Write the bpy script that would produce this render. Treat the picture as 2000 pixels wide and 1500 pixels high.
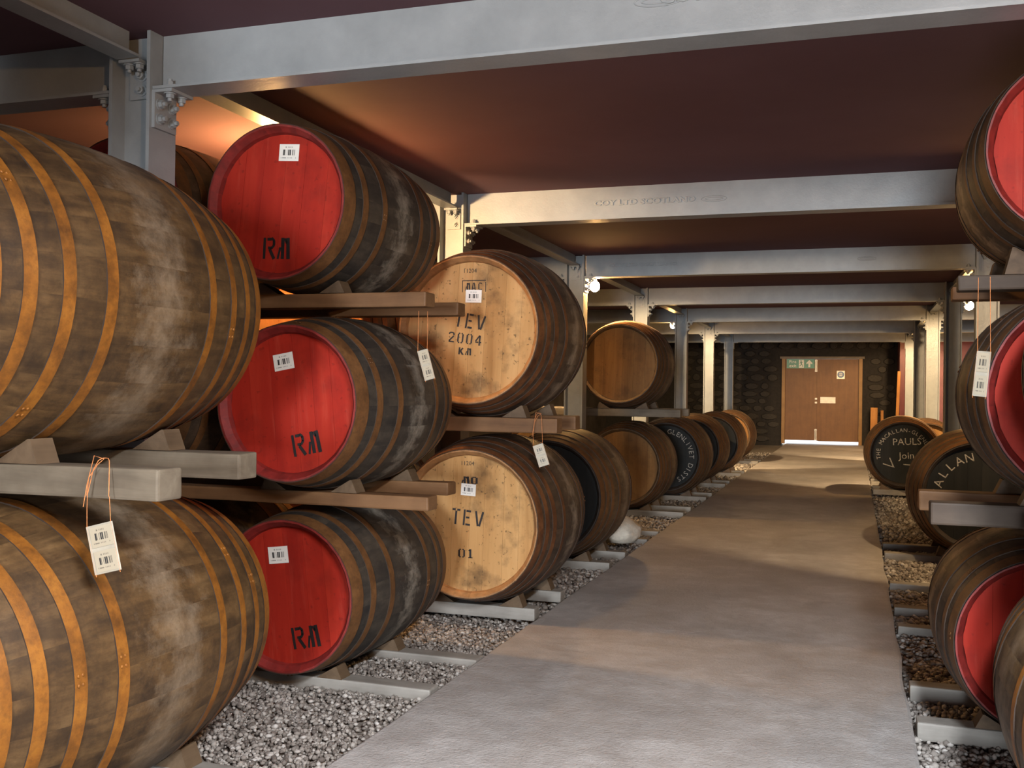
import bpy, bmesh, math, random
import numpy as np
from mathutils import Matrix, Vector, noise

# ------------------------------------------------------------------ reset
for o in list(bpy.data.objects): bpy.data.objects.remove(o, do_unlink=True)
SC = bpy.context.scene
COL = SC.collection
rnd = random.Random(7)

# ------------------------------------------------------------------ camera
CAM_H, YAW, PIT, ROL = 1.3, 0.323199, 0.00673, 0.012488
def cam_matrix():
    def rot(v):
        x, y, z = v
        c, s = math.cos(ROL), math.sin(ROL); x, z = c*x - s*z, s*x + c*z
        c, s = math.cos(PIT), math.sin(PIT); y, z = c*y - s*z, s*y + c*z
        c, s = math.cos(YAW), math.sin(YAW); x, y = c*x - s*y, s*x + c*y
        return Vector((x, y, z))
    r, u, b = rot((1, 0, 0)), rot((0, 0, 1)), rot((0, -1, 0))
    m = Matrix.Identity(4)
    for i in range(3):
        m[i][0], m[i][1], m[i][2] = r[i], u[i], b[i]
    m[2][3] = CAM_H
    return m
cd = bpy.data.cameras.new('camera'); cam = bpy.data.objects.new('camera', cd); COL.objects.link(cam)
cd.sensor_width = 36.0; cd.lens = 1997.8*36/2000; cd.clip_start = 0.05; cd.clip_end = 200
cam.matrix_world = cam_matrix(); SC.camera = cam

# ------------------------------------------------------------------ world, daylight, exposure
W = bpy.data.worlds.new('sky'); SC.world = W; W.use_nodes = True
bg = W.node_tree.nodes['Background']; bg.inputs[0].default_value = (0.80, 0.90, 1.0, 1); bg.inputs[1].default_value = 3.0
def area_light(name, loc, rot, sx, sy, power, color):
    d = bpy.data.lights.new(name, 'AREA'); d.shape = 'RECTANGLE'; d.size = sx; d.size_y = sy; d.energy = power; d.color = color
    o = bpy.data.objects.new(name, d); COL.objects.link(o); o.location = loc; o.rotation_euler = rot
    return o
# daylight falling in through the open doorway in the rear wall, behind the camera
area_light('doorway_daylight', (0.8, -12.02, 1.22), (math.radians(-90), 0, math.radians(180)), 2.1, 2.2, 1950, (0.86, 0.93, 1.0))
# cool light added unseen above the viewer to brighten the floor
area_light('added_floor_light', (0.70, 0.7, 2.60), (0, 0, 0), 0.25, 1.4, 390, (0.88, 0.93, 1.0))
SC.view_settings.view_transform = 'Standard'; SC.view_settings.look = 'None'
SC.view_settings.exposure = 0.1; SC.view_settings.gamma = 1.0; SC.view_settings.use_curve_mapping = False
LAMP_COL = (1.0, 0.54, 0.18); LAMP_STRENGTH = 520.0; SPOT_POWER = 700.0; SPOT_COL = (1.0, 0.70, 0.38)
TUBE_COL = (0.83, 0.91, 1.0); TUBE_STRENGTH = 4.0

# ------------------------------------------------------------------ material helpers
class NT:
    def __init__(s, name):
        s.m = bpy.data.materials.new(name); s.m.use_nodes = True
        s.t = s.m.node_tree; s.b = s.t.nodes['Principled BSDF']; s.out = s.t.nodes['Material Output']
    def n(s, typ, **kw):
        nd = s.t.nodes.new(typ)
        for k, v in kw.items():
            if hasattr(nd, k): setattr(nd, k, v)
        return nd
    def l(s, a, b): s.t.links.new(a, b)
    def put(s, sock, v):
        if hasattr(v, 'is_linked') or isinstance(v, bpy.types.NodeSocket): s.l(v, sock)
        else:
            if isinstance(v, tuple) and len(v) == 3 and sock.type == 'RGBA': v = v + (1,)
            sock.default_value = v
    def math(s, op, a, b=0.0, c=None, clamp=False):
        nd = s.n('ShaderNodeMath', operation=op); nd.use_clamp = clamp
        s.put(nd.inputs[0], a); s.put(nd.inputs[1], b)
        if c is not None: s.put(nd.inputs[2], c)
        return nd.outputs[0]
    def vmath(s, op, a, b):
        nd = s.n('ShaderNodeVectorMath', operation=op); s.put(nd.inputs[0], a); s.put(nd.inputs[1], b); return nd.outputs[0]
    def coord(s, kind='Object'): return s.n('ShaderNodeTexCoord').outputs[kind]
    def sep(s, v):
        nd = s.n('ShaderNodeSeparateXYZ'); s.l(v, nd.inputs[0]); return nd.outputs
    def comb(s, x, y, z):
        nd = s.n('ShaderNodeCombineXYZ')
        for i, v in enumerate((x, y, z)): s.put(nd.inputs[i], v)
        return nd.outputs[0]
    def noise(s, vec, scale=5, detail=4, rough=.6, dist=0.0):
        nd = s.n('ShaderNodeTexNoise'); s.l(vec, nd.inputs['Vector'])
        nd.inputs['Scale'].default_value = scale; nd.inputs['Detail'].default_value = detail
        nd.inputs['Roughness'].default_value = rough; nd.inputs['Distortion'].default_value = dist
        return nd.outputs['Fac']
    def ramp(s, f, stops):
        nd = s.n('ShaderNodeValToRGB'); s.l(f, nd.inputs[0]); e = nd.color_ramp.elements
        while len(e) < len(stops): e.new(0.5)
        for i, (p, c) in enumerate(stops):
            e[i].position = p; e[i].color = (c if isinstance(c, tuple) else (c, c, c)) + ((1,) if not isinstance(c, tuple) or len(c) == 3 else ())
        return nd.outputs[0]
    def mix(s, f, a, b, mode='MIX'):
        nd = s.n('ShaderNodeMix', data_type='RGBA', blend_type=mode)
        s.put(nd.inputs[0], f); s.put(nd.inputs[6], a); s.put(nd.inputs[7], b); return nd.outputs[2]
    def rand(s): return s.n('ShaderNodeObjectInfo').outputs['Random']
    def bump(s, h, strength=.3, dist=.01):
        nd = s.n('ShaderNodeBump'); nd.inputs['Strength'].default_value = strength; nd.inputs['Distance'].default_value = dist
        s.l(h, nd.inputs['Height']); s.l(nd.outputs[0], s.b.inputs['Normal'])
    def done(s, color, rough=.6, metal=0.0, spec=.5):
        s.put(s.b.inputs['Base Color'], color); s.put(s.b.inputs['Roughness'], rough)
        s.b.inputs['Metallic'].default_value = metal; s.b.inputs['Specular IOR Level'].default_value = spec
        return s.m

def wood_coords(t, along='y', k=.12, amp=37.0):
    """object coordinates stretched along the grain, shifted for each piece"""
    c = t.sep(t.coord()); r = t.math('MULTIPLY', t.rand(), amp)
    sx = {'x': (k, 1, 1), 'y': (1, k, 1), 'z': (1, 1, k)}[along]
    return t.comb(t.math('MULTIPLY_ADD', c[0], sx[0], r), t.math('MULTIPLY_ADD', c[1], sx[1], r), t.math('MULTIPLY', c[2], sx[2]))

def stave_mat(name, dark, mid, light, chalk, chalk_amt=.8, band=.2):
    t = NT(name); v = wood_coords(t); c = t.sep(t.coord()); r = t.rand()
    g = t.noise(v, 22, 6, .65); big = t.noise(t.comb(t.math('MULTIPLY_ADD', r, 91.0, c[0]), t.math('MULTIPLY_ADD', r, 13.0, c[1]), c[2]), 6.5, 6, .70)
    col = t.ramp(big, [(.30, dark), (.52, mid), (.74, light)])
    col = t.mix(t.ramp(g, [(.38, .75), (.62, 0.0)]), col, t.mix(.85, col, dark))
    col = t.mix(t.math('MULTIPLY_ADD', r, .38, -.12, clamp=True), col, dark)
    # chalky worn band round the belly
    ay = t.math('ABSOLUTE', c[1]); n2 = t.noise(t.comb(t.math('MULTIPLY_ADD', r, 7.0, c[0]), c[1], t.math('MULTIPLY_ADD', r, 5.0, c[2])), 9, 7, .72)
    m = t.math('SUBTRACT', band, ay); m = t.math('MULTIPLY_ADD', m, 5.0, t.math('MULTIPLY_ADD', n2, 2.6, -1.45), clamp=True)
    m = t.math('MULTIPLY', m, chalk_amt)
    col = t.mix(m, col, chalk)
    sc = t.ramp(t.noise(t.coord(), 60, 3, .7), [(.60, 0.0), (.72, 1.0)])
    col = t.mix(t.math('MULTIPLY', sc, .28), col, dark)
    t.bump(t.math('ADD', g, t.math('MULTIPLY', n2, .6)), .35, .004)
    return t.done(col, t.ramp(big, [(.3, .62), (.8, .5)]), spec=.4)

def hoop_mat(name, a, b, c_):
    t = NT(name); v = t.vmath('ADD', t.coord(), t.comb(t.math('MULTIPLY', t.rand(), 50), 0, 0))
    n1 = t.noise(v, 7, 6, .7); n2 = t.noise(v, 45, 4, .7)
    col = t.ramp(n1, [(.30, a), (.52, b), (.75, c_)])
    col = t.mix(t.ramp(n2, [(.45, 0.0), (.75, .6)]), col, a)
    t.bump(n2, .3, .003)
    return t.done(col, t.ramp(n1, [(.3, .5), (.7, .68)]), .25, .5)

def plank_mat(name, dark, mid, light, along='x', scale=14, rough=.65, k=.08):
    t = NT(name); v = wood_coords(t, along, k); g = t.noise(v, scale, 6, .65, .6)
    big = t.noise(t.vmath('ADD', t.coord(), t.comb(t.math('MULTIPLY', t.rand(), 31), 0, 0)), 3.5, 4, .6)
    col = t.mix(.55, t.ramp(g, [(.3, dark), (.5, mid), (.72, light)]), t.ramp(big, [(.3, dark), (.5, mid), (.72, light)]))
    t.bump(g, .3, .004)
    return t.done(col, rough, spec=.35)

def head_mat(name, cols, stain=(.05, .03, .02), stain_amt=.5, scale=10, rough=.55, wear=None, vary=.25):
    t = NT(name); v = wood_coords(t, 'z', .10); c = t.coord(); r = t.rand()
    g = t.noise(v, scale, 6, .6, .4)
    p = t.vmath('ADD', c, t.comb(t.math('MULTIPLY', r, 3.0), 0, t.math('MULTIPLY', r, 9.0)))
    b = t.noise(c, 5.0, 5, .62)
    col = t.ramp(g, [(.28, cols[0]), (.5, cols[1]), (.75, cols[2])])
    col = t.mix(t.math('MULTIPLY', r, vary), col, cols[0])
    col = t.mix(t.math('MULTIPLY', t.ramp(b, [(.52, 0.0), (.74, 1.0)]), stain_amt), col, stain)
    sp = t.noise(p, 42, 2, .5)
    col = t.mix(t.math('MULTIPLY', t.ramp(sp, [(.66, 0.0), (.72, 1.0)]), stain_amt*.8), col, stain)
    if wear:
        w = t.noise(v, 26, 5, .7); col = t.mix(t.math('MULTIPLY', t.ramp(w, [(.56, 0.0), (.74, 1.0)]), .18), col, wear)
    t.bump(g, .2, .003)
    return t.done(col, rough+.12, spec=.2)

def plain_mat(name, col, rough=.5, metal=0.0, var=.25, scale=6, bump=0.0, spec=.5):
    t = NT(name); n = t.noise(t.vmath('ADD', t.coord(), t.comb(t.math('MULTIPLY', t.rand(), 20), 0, 0)), scale, 5, .6)
    d = tuple(x*(1-var) for x in col); h = tuple(min(1, x*(1+var)) for x in col)
    if bump: t.bump(n, bump, .005)
    return t.done(t.ramp(n, [(.3, d), (.7, h)]), rough, metal, spec)

M = {}
M['stave_big'] = stave_mat('weathered_oak', (.022, .011, .004), (.110, .058, .020), (.180, .104, .042), (.26, .192, .125), .7, .15)
M['stave_rm'] = stave_mat('dark_grey_oak', (.016, .014, .013), (.050, .040, .030), (.095, .074, .052), (.36, .315, .25), .95, .12)
M['stave_tev'] = stave_mat('brown_oak', (.026, .016, .010), (.078, .046, .026), (.135, .086, .05), (.38, .295, .205), .85, .12)
M['stave_far'] = stave_mat('tan_oak', (.045, .026, .012), (.115, .068, .031), (.185, .115, .058), (.34, .25, .16), .75, .14)
M['hoop_rust'] = hoop_mat('rusted_hoop_steel', (.10, .036, .006), (.27, .096, .009), (.38, .150, .016))
M['hoop_brown'] = hoop_mat('brown_hoop_steel', (.060, .026, .010), (.155, .066, .020), (.24, .108, .034))
M['hoop_red'] = hoop_mat('reddish_hoop_steel', (.05, .018, .008), (.15, .054, .016), (.23, .092, .03))
M['hoop_edge'] = plain_mat('shadow_toned_hoop_edge', (.03, .016, .008), .8)  # gap shadow along each hoop, painted into its edge colour
M['chime_wood'] = plain_mat('stave_end_wood', (.10, .062, .032), .7, 0, .4, 30)
M['chime_red'] = plain_mat('red_painted_rim', (.20, .016, .012), .6, 0, .35, 18)
M['chime_tan'] = plain_mat('tan_rim_wood', (.32, .16, .06), .65, 0, .35, 18)
M['chime_dark'] = plain_mat('blackened_rim', (.03, .02, .014), .7, 0, .4, 18)
M['head_red'] = head_mat('red_painted_head', ((.25, .011, .006), (.36, .021, .010), (.44, .036, .016)), (.10, .008, .006), .45, 7, .5, (.52, .13, .08), .12)
M['head_oak'] = head_mat('bare_oak_head', ((.34, .17, .055), (.50, .28, .105), (.62, .38, .165)), (.045, .028, .016), .8, 9, .5)
M['head_brown'] = head_mat('brown_oak_head', ((.13, .06, .018), (.20, .098, .03), (.27, .145, .05)), (.04, .02, .01), .5, 9, .5)
M['head_black'] = head_mat('black_painted_head', ((.006, .007, .007), (.011, .012, .012), (.020, .020, .019)), (.03, .027, .024), .25, 9, .5)
M['ink'] = plain_mat('black_stencil_ink', (.012, .008, .007), .6, 0, .4, 20)
M['chalk'] = plain_mat('white_stencil_paint', (.30, .28, .25), .8, 0, .6, 60)
M['rail_grey'] = plank_mat('grey_weathered_timber', (.06, .045, .030), (.140, .110, .076), (.24, .198, .142))
M['rail_brown'] = plank_mat('brown_timber', (.075, .034, .013), (.155, .075, .030), (.24, .125, .054))
M['rail_dark'] = plank_mat('dark_timber', (.028, .018, .012), (.062, .042, .028), (.11, .082, .058))
M['rail_floor'] = plank_mat('pale_floor_timber', (.15, .135, .115), (.27, .25, .22), (.40, .375, .335))
M['chock'] = plank_mat('wedge_timber', (.05, .030, .016), (.105, .066, .036), (.165, .11, .063), 'y', 20)
def steel():
    t = NT('grey_painted_steel'); c = t.coord(); n = t.noise(c, 5, 5, .6); f = t.noise(c, 90, 3, .6)
    t.bump(t.math('ADD', f, t.math('MULTIPLY', n, .8)), .16, .004)
    return t.done(t.ramp(n, [(.3, (.265, .282, .288)), (.7, (.335, .353, .36))]), t.ramp(f, [(.3, .34), (.7, .46)]), 0.0, .5)
M['steel'] = steel()
def ceiling_mat():
    t = NT('maroon_painted_ceiling'); c = t.coord(); n = t.noise(c, 1.2, 4, .6); f = t.noise(c, 40, 3, .6)
    t.bump(f, .12, .004)
    return t.done(t.ramp(n, [(.3, (.140, .076, .089)), (.7, (.165, .092, .107))]), .88, 0, .15)
M['ceiling'] = ceiling_mat()
M['maroon'] = plain_mat('maroon_painted_wall', (.17, .045, .055), .5, 0, .2, 3)
M['darkwall'] = plain_mat('dark_rendered_wall', (.06, .048, .04), .85, 0, .4, 3, .2)
M['mortar'] = plain_mat('dark_mortar', (.016, .013, .011), .9, 0, .4, 14, .3)
M['stone'] = plain_mat('dark_rubble_stone', (.030, .025, .020), .85, 0, .6, 9, .4)
def concrete():
    t = NT('worn_concrete'); c = t.coord(); a = t.noise(c, 1.1, 6, .62); b = t.noise(c, 6, 6, .7); f = t.noise(c, 70, 4, .7)
    s = t.noise(t.vmath('MULTIPLY', c, (1.0, .45, 1.0)), 2.3, 5, .65, .8)
    col = t.ramp(a, [(.30, (.34, .315, .295)), (.55, (.48, .45, .425)), (.75, (.58, .55, .525))])
    col = t.mix(t.ramp(b, [(.42, .45), (.62, 0.0)]), col, (.30, .27, .245))
    col = t.mix(t.math('MULTIPLY', t.ramp(s, [(.55, 0.0), (.72, 1.0)]), .45), col, (.25, .215, .19))
    col = t.mix(t.math('MULTIPLY', t.ramp(f, [(.58, 0.0), (.70, 1.0)]), .35), col, (.15, .135, .12))
    t.bump(t.math('ADD', t.math('MULTIPLY', b, 1.2), t.math('MULTIPLY', f, .6)), .75, .016)
    return t.done(col, t.ramp(b, [(.3, .48), (.7, .7)]), 0, .45)
M['concrete'] = concrete()
M['soil'] = plain_mat('gravel_bed', (.19, .165, .14), .9, 0, .5, 60, .6)
def pebble():
    t = NT('gravel_stone'); r = t.n('ShaderNodeNewGeometry').outputs['Random Per Island']
    return t.done(t.ramp(r, [(0, (.12, .10, .085)), (.45, (.27, .24, .21)), (.8, (.40, .365, .325)), (1, (.54, .51, .47))]), .75, 0, .4)
M['pebble'] = pebble()
M['door_wood'] = plank_mat('varnished_door_wood', (.11, .044, .010), (.150, .064, .015), (.185, .084, .021), 'z', 12, .5)
M['frame_wood'] = plank_mat('pine_door_frame', (.19, .095, .022), (.25, .13, .034), (.31, .17, .05), 'z', 12, .5)
M['lintel'] = plain_mat('grey_lintel', (.16, .13, .10), .7)
M['chrome'] = plain_mat('polished_steel', (.40, .36, .29), .42, .6, .15)
M['sign_green'] = plain_mat('green_sign_face', (.025, .20, .12), .4, 0, .05)
M['sign_white'] = plain_mat('white_sign_print', (.72, .72, .66), .5, 0, .05)
M['sign_blue'] = plain_mat('blue_sign_disc', (.03, .07, .17), .35, 0, .05)
M['string'] = plain_mat('orange_twine', (.62, .22, .07), .8, 0, .3, 80)
M['sleeve'] = plain_mat('plastic_tag_sleeve', (.42, .38, .30), .22, 0, .2, 12)
M['sack'] = plain_mat('white_woven_sack', (.58, .53, .44), .75, 0, .15, 30, .3)
M['black'] = plain_mat('black_cable', (.02, .02, .02), .5)
M['holder'] = plain_mat('cream_lamp_holder', (.40, .36, .28), .45)
M['shade'] = plain_mat('white_enamel_shade', (.70, .68, .62), .4, 0, .05)
M['outside'] = plain_mat('sunlit_yard', (.78, .80, .80), .9, 0, .05)
M['orange_wood'] = plank_mat('orange_sawn_timber', (.33, .13, .03), (.46, .20, .05), (.55, .27, .08), 'z', 14)
def bulb(k=1.0):
    t = NT('glowing_bulb'); e = t.n('ShaderNodeEmission'); e.inputs[0].default_value = LAMP_COL + (1,); e.inputs[1].default_value = LAMP_STRENGTH*k
    t.l(e.outputs[0], t.out.inputs[0]); return t.m
M['bulb'] = bulb(); M['bulb_strong'] = bulb(1.5); M['bulb_weak'] = bulb(.5); M['bulb_strong2'] = bulb(1.9)
def tube():
    t = NT('glowing_tube'); e = t.n('ShaderNodeEmission'); e.inputs[0].default_value = TUBE_COL + (1,); e.inputs[1].default_value = TUBE_STRENGTH
    t.l(e.outputs[0], t.out.inputs[0]); return t.m
M['tube'] = tube()
def barcode(paper=(.80, .77, .70), nm='printed_barcode_label'):
    t = NT(nm); c = t.sep(t.coord('Generated')); x, z = c[0], c[2]
    bar = t.n('ShaderNodeTexWhiteNoise', noise_dimensions='1D')
    t.l(t.math('FLOOR', t.math('MULTIPLY', x, 64.0)), bar.inputs['W'])
    b = t.math('GREATER_THAN', bar.outputs['Value'], .42)
    def inside(v, lo, hi): return t.math('MULTIPLY', t.math('GREATER_THAN', v, lo), t.math('LESS_THAN', v, hi))
    m = t.math('MULTIPLY', t.math('MULTIPLY', inside(x, .17, .83), inside(z, .34, .68)), b)
    tx = t.n('ShaderNodeTexWhiteNoise', noise_dimensions='1D'); t.l(t.math('FLOOR', t.math('MULTIPLY', x, 30.0)), tx.inputs['W'])
    l2 = t.math('MULTIPLY', t.math('ADD', t.math('MULTIPLY', inside(z, .78, .86), inside(x, .30, .72)), t.math('MULTIPLY', inside(z, .16, .22), inside(x, .1, .9))), t.math('GREATER_THAN', tx.outputs['Value'], .5))
    m = t.math('MAXIMUM', m, t.math('MULTIPLY', l2, .6))
    return t.done(t.mix(m, paper, (.03, .03, .03)), .45)
M['barcode'] = barcode(); M['card'] = barcode((.42, .36, .26), 'printed_card')

# ------------------------------------------------------------------ mesh helpers
class MB:
    def __init__(s): s.v = []; s.f = []; s.mi = []; s.sm = []
    def add(s, v, f, mi=0, smooth=False):
        o = len(s.v); s.v += [tuple(p) for p in v]; s.f += [tuple(i+o for i in q) for q in f]
        s.mi += [mi]*len(f); s.sm += [smooth]*len(f); return s
    def box(s, x0, x1, y0, y1, z0, z1, mi=0):
        v = [(x, y, z) for z in (z0, z1) for y in (y0, y1) for x in (x0, x1)]
        return s.add(v, [(0, 2, 3, 1), (4, 5, 7, 6), (0, 1, 5, 4), (2, 6, 7, 3), (0, 4, 6, 2), (1, 3, 7, 5)], mi)
    def prism(s, poly, y0, y1, mi=0):
        """XZ polygon (counter-clockwise seen from -Y) extruded along Y"""
        n = len(poly); v = [(x, y0, z) for x, z in poly] + [(x, y1, z) for x, z in poly]
        f = [tuple(range(n)), tuple(range(2*n-1, n-1, -1))] + [(i, i+n, (i+1) % n + n, (i+1) % n) for i in range(n)]
        return s.add(v, f, mi)
    def cyl(s, p, q, r0, r1=None, n=12, cap=True, mi=0, smooth=True):
        p, q = Vector(p), Vector(q); r1 = r0 if r1 is None else r1; d = (q-p).normalized()
        a = d.orthogonal().normalized(); b = d.cross(a)
        v = [p + r0*(math.cos(2*math.pi*i/n)*a + math.sin(2*math.pi*i/n)*b) for i in range(n)] + \
            [q + r1*(math.cos(2*math.pi*i/n)*a + math.sin(2*math.pi*i/n)*b) for i in range(n)]
        s.add(v, [(i, (i+1) % n, (i+1) % n + n, i+n) for i in range(n)], mi, smooth)
        if cap: s.add(v, [tuple(range(n-1, -1, -1)), tuple(range(n, 2*n))], mi)
        return s
    def tube(s, pts, r, n=6, mi=0):
        pts = [Vector(p) for p in pts]; rings = []
        for i, p in enumerate(pts):
            d = (pts[min(i+1, len(pts)-1)] - pts[max(i-1, 0)]).normalized(); a = d.orthogonal().normalized()
            if rings: # keep frames close
                a = (rings[-1][1] - d*rings[-1][1].dot(d)).normalized()
            b = d.cross(a); rings.append((p, a, b))
        v = [p + r*(math.cos(2*math.pi*k/n)*a + math.sin(2*math.pi*k/n)*b) for p, a, b in rings for k in range(n)]
        f = [(i*n+k, i*n+(k+1) % n, (i+1)*n+(k+1) % n, (i+1)*n+k) for i in range(len(pts)-1) for k in range(n)]
        s.add(v, f, mi, True); return s.add(v, [tuple(range(n-1, -1, -1)), tuple(range((len(pts)-1)*n, len(pts)*n))], mi)
    def mesh(s, name, *mats):
        me = bpy.data.meshes.new(name); me.from_pydata(s.v, [], s.f); me.validate(clean_customdata=False)
        for m in mats: me.materials.append(M[m] if isinstance(m, str) else m)
        if len(me.polygons) == len(s.mi):
            me.polygons.foreach_set('material_index', s.mi); me.polygons.foreach_set('use_smooth', s.sm)
        me.update(); return me
def link(name, me, parent=None, loc=(0, 0, 0), rot=(0, 0, 0)):
    o = bpy.data.objects.new(name, me); COL.objects.link(o); o.location = loc; o.rotation_euler = rot
    if parent: o.parent = parent
    return o
def tag(o, label, cat, group=None, kind=None):
    o['label'] = label
    if cat: o['category'] = cat
    if group: o['group'] = group
    if kind: o['kind'] = kind
    return o
def empty(name, loc, rz=0.0):
    o = bpy.data.objects.new(name, None); COL.objects.link(o); o.location = loc; o.rotation_euler = (0, 0, rz); o.empty_display_size = .1
    return o
def rbox(x0, x1, y0, y1, z0, z1, b, mat, name, seg=1, jitter=0.0, cuts=0, seed=0):
    """box with bevelled edges; optional cuts along X with a little unevenness"""
    bm = bmesh.new(); bmesh.ops.create_cube(bm, size=1)
    bmesh.ops.scale(bm, vec=(x1-x0, y1-y0, z1-z0), verts=bm.verts); bmesh.ops.translate(bm, vec=((x0+x1)/2, (y0+y1)/2, (z0+z1)/2), verts=bm.verts)
    if cuts:
        es = [e for e in bm.edges if abs((e.verts[0].co-e.verts[1].co).x) > .5*(x1-x0)]
        bmesh.ops.subdivide_edges(bm, edges=es, cuts=cuts, use_grid_fill=True)
    bmesh.ops.bevel(bm, geom=[e for e in bm.edges if len(e.link_faces) == 2 and e.calc_face_angle(0) > .5], offset=b, segments=seg, affect='EDGES', profile=.6)
    if jitter:
        for v in bm.verts: v.co += jitter*noise.noise_vector(Vector((v.co.x*2.3+seed, v.co.y*9, v.co.z*9+seed)))
    me = bpy.data.meshes.new(name); bm.to_mesh(me); bm.free(); me.materials.append(M[mat]); return me

_txt = {}
def text_poly(s, size):
    """flat letters as (verts, faces) in XZ, centred in x, baseline at z = 0"""
    if (s, size) not in _txt:
        cu = bpy.data.curves.new('t', 'FONT'); cu.body = s; cu.size = size; cu.align_x = 'CENTER'; cu.resolution_u = 2
        o = bpy.data.objects.new('t', cu); COL.objects.link(o); bpy.context.view_layer.update()
        me = bpy.data.meshes.new_from_object(o.evaluated_get(bpy.context.evaluated_depsgraph_get()))
        _txt[(s, size)] = ([tuple(v.co) for v in me.vertices], [tuple(p.vertices) for p in me.polygons])
        bpy.data.objects.remove(o); bpy.data.curves.remove(cu); bpy.data.meshes.remove(me)
    return _txt[(s, size)]
def raised_text(s, size, h):
    cu = bpy.data.curves.new('t', 'FONT'); cu.body = s; cu.size = size; cu.align_x = 'CENTER'; cu.resolution_u = 2; cu.extrude = h; cu.bevel_depth = h*.8; cu.bevel_resolution = 1
    o = bpy.data.objects.new('t', cu); COL.objects.link(o); bpy.context.view_layer.update()
    me = bpy.data.meshes.new_from_object(o.evaluated_get(bpy.context.evaluated_depsgraph_get()))
    out = ([tuple(v.co) for v in me.vertices], [tuple(p.vertices) for p in me.polygons])
    bpy.data.objects.remove(o); bpy.data.curves.remove(cu); bpy.data.meshes.remove(me); return out
def add_text(mb, s, size, cx, cz, y, ang=0.0, xs=1.0):
    v, f = text_poly(s, size); c, sn = math.cos(ang), math.sin(ang)
    mb.add([(cx + c*p[0]*xs - sn*p[1], y, cz + sn*p[0]*xs + c*p[1]) for p in v], f)
# stencil alphabet: strokes (x0,z0,x1,z1,width) in a unit-high letter
ST = {
 'R': [(.09, 0, .09, 1, .15), (.24, .93, .50, .93, .14), (.50, .99, .66, .84, .13), (.64, .86, .64, .64, .15), (.66, .66, .50, .50, .13), (.50, .52, .30, .52, .13), (.40, .46, .68, 0, .17)],
 'M': [(.03, 0, .16, .55, .12), (.31, .0, .29, 1, .19), (.40, .97, .52, .74, .11), (.64, 0, .58, 1, .20)],
 'T': [(0, .93, .24, .93, .13), (.36, .93, .60, .93, .13), (.30, 0, .30, .86, .15)],
 'E': [(.07, 0, .07, 1, .14), (.20, .93, .55, .93, .13), (.20, .52, .46, .52, .12), (.20, .07, .55, .07, .13)],
 'V': [(.06, 1, .27, .06, .15), (.60, 1, .38, .06, .15)],
 '2': [(.04, .76, .12, .93, .13), (.12, .93, .44, .93, .13), (.46, .93, .52, .68, .14), (.50, .62, .08, .12, .14), (.06, .07, .58, .07, .13)],
 '0': [(.08, .12, .08, .88, .15), (.10, .93, .24, .93, .12), (.36, .93, .50, .93, .12), (.52, .12, .52, .88, .15), (.10, .07, .24, .07, .12), (.36, .07, .50, .07, .12)],
 '4': [(.40, .95, .06, .38, .13), (.04, .30, .34, .30, .12), (.44, 0, .44, .95, .15), (.50, .30, .62, .30, .12)],
 '1': [(.2, 0, .2, 1, .18), (.06, .80, .16, .95, .12), (.02, .05, .40, .05, .10)],
 'K': [(.08, 0, .08, 1, .2), (.22, .5, .5, .95, .2), (.22, .5, .55, 0, .22)],
 'O': [(.10, .12, .10, .88, .2), (.14, .93, .48, .93, .14), (.52, .12, .52, .88, .2), (.14, .07, .48, .07, .14)],
 'A': [(.05, 0, .24, 1, .14), (.55, 0, .36, 1, .14), (.2, .3, .42, .3, .12)],
 'C': [(.10, .15, .10, .85, .16), (.12, .93, .5, .93, .13), (.12, .07, .5, .07, .13), (.5, .8, .5, .93, .12), (.5, .07, .5, .2, .12)],
}
def add_stencil(mb, s, h, cx, cz, y, ang=0.0, pitch=.86, narrow=1.0):
    w = len(s)*pitch*h*narrow; c, sn = math.cos(ang), math.sin(ang)
    for i, ch in enumerate(s):
        for x0, z0, x1, z1, wd in ST.get(ch, ()):
            d = Vector((x1-x0, z1-z0)); n = Vector((-d.y, d.x)).normalized()*wd/2
            q = [(x0-n.x, z0-n.y), (x1-n.x, z1-n.y), (x1+n.x, z1+n.y), (x0+n.x, z0+n.y)]
            pts = []
            for x, z in q:
                X = (x + i*pitch)*h*narrow - w/2 + .07*h; Z = (z-.5)*h
                pts.append((cx + c*X - sn*Z, y, cz + sn*X + c*Z))
            mb.add(pts, [(0, 1, 2, 3)])
def arc_text(mb, s, size, rad, a0, step, y, out=True):
    """letters along a circle of radius rad; a0 = clock angle of the first letter (0 = top, + = clockwise)"""
    for i, ch in enumerate(s):
        a = a0 + i*step
        if ch != ' ': add_text(mb, ch, size, rad*math.sin(a), rad*math.cos(a), y, -a)

# ------------------------------------------------------------------ the building
PL, PR = -1.712, 0.229          # edges of the concrete path
Y0, S, NB = 3.53, 3.496, 7      # first beam in view, spacing, beams up to the far wall
ZB, ZT = 2.506, 2.742           # underside of the cross beams, ceiling
XLW, XRW, YF, YR = -6.6, 4.6, 28.0, -12.0
def struct(name, me, label): return tag(link(name, me), label, None, None, 'structure')
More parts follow.
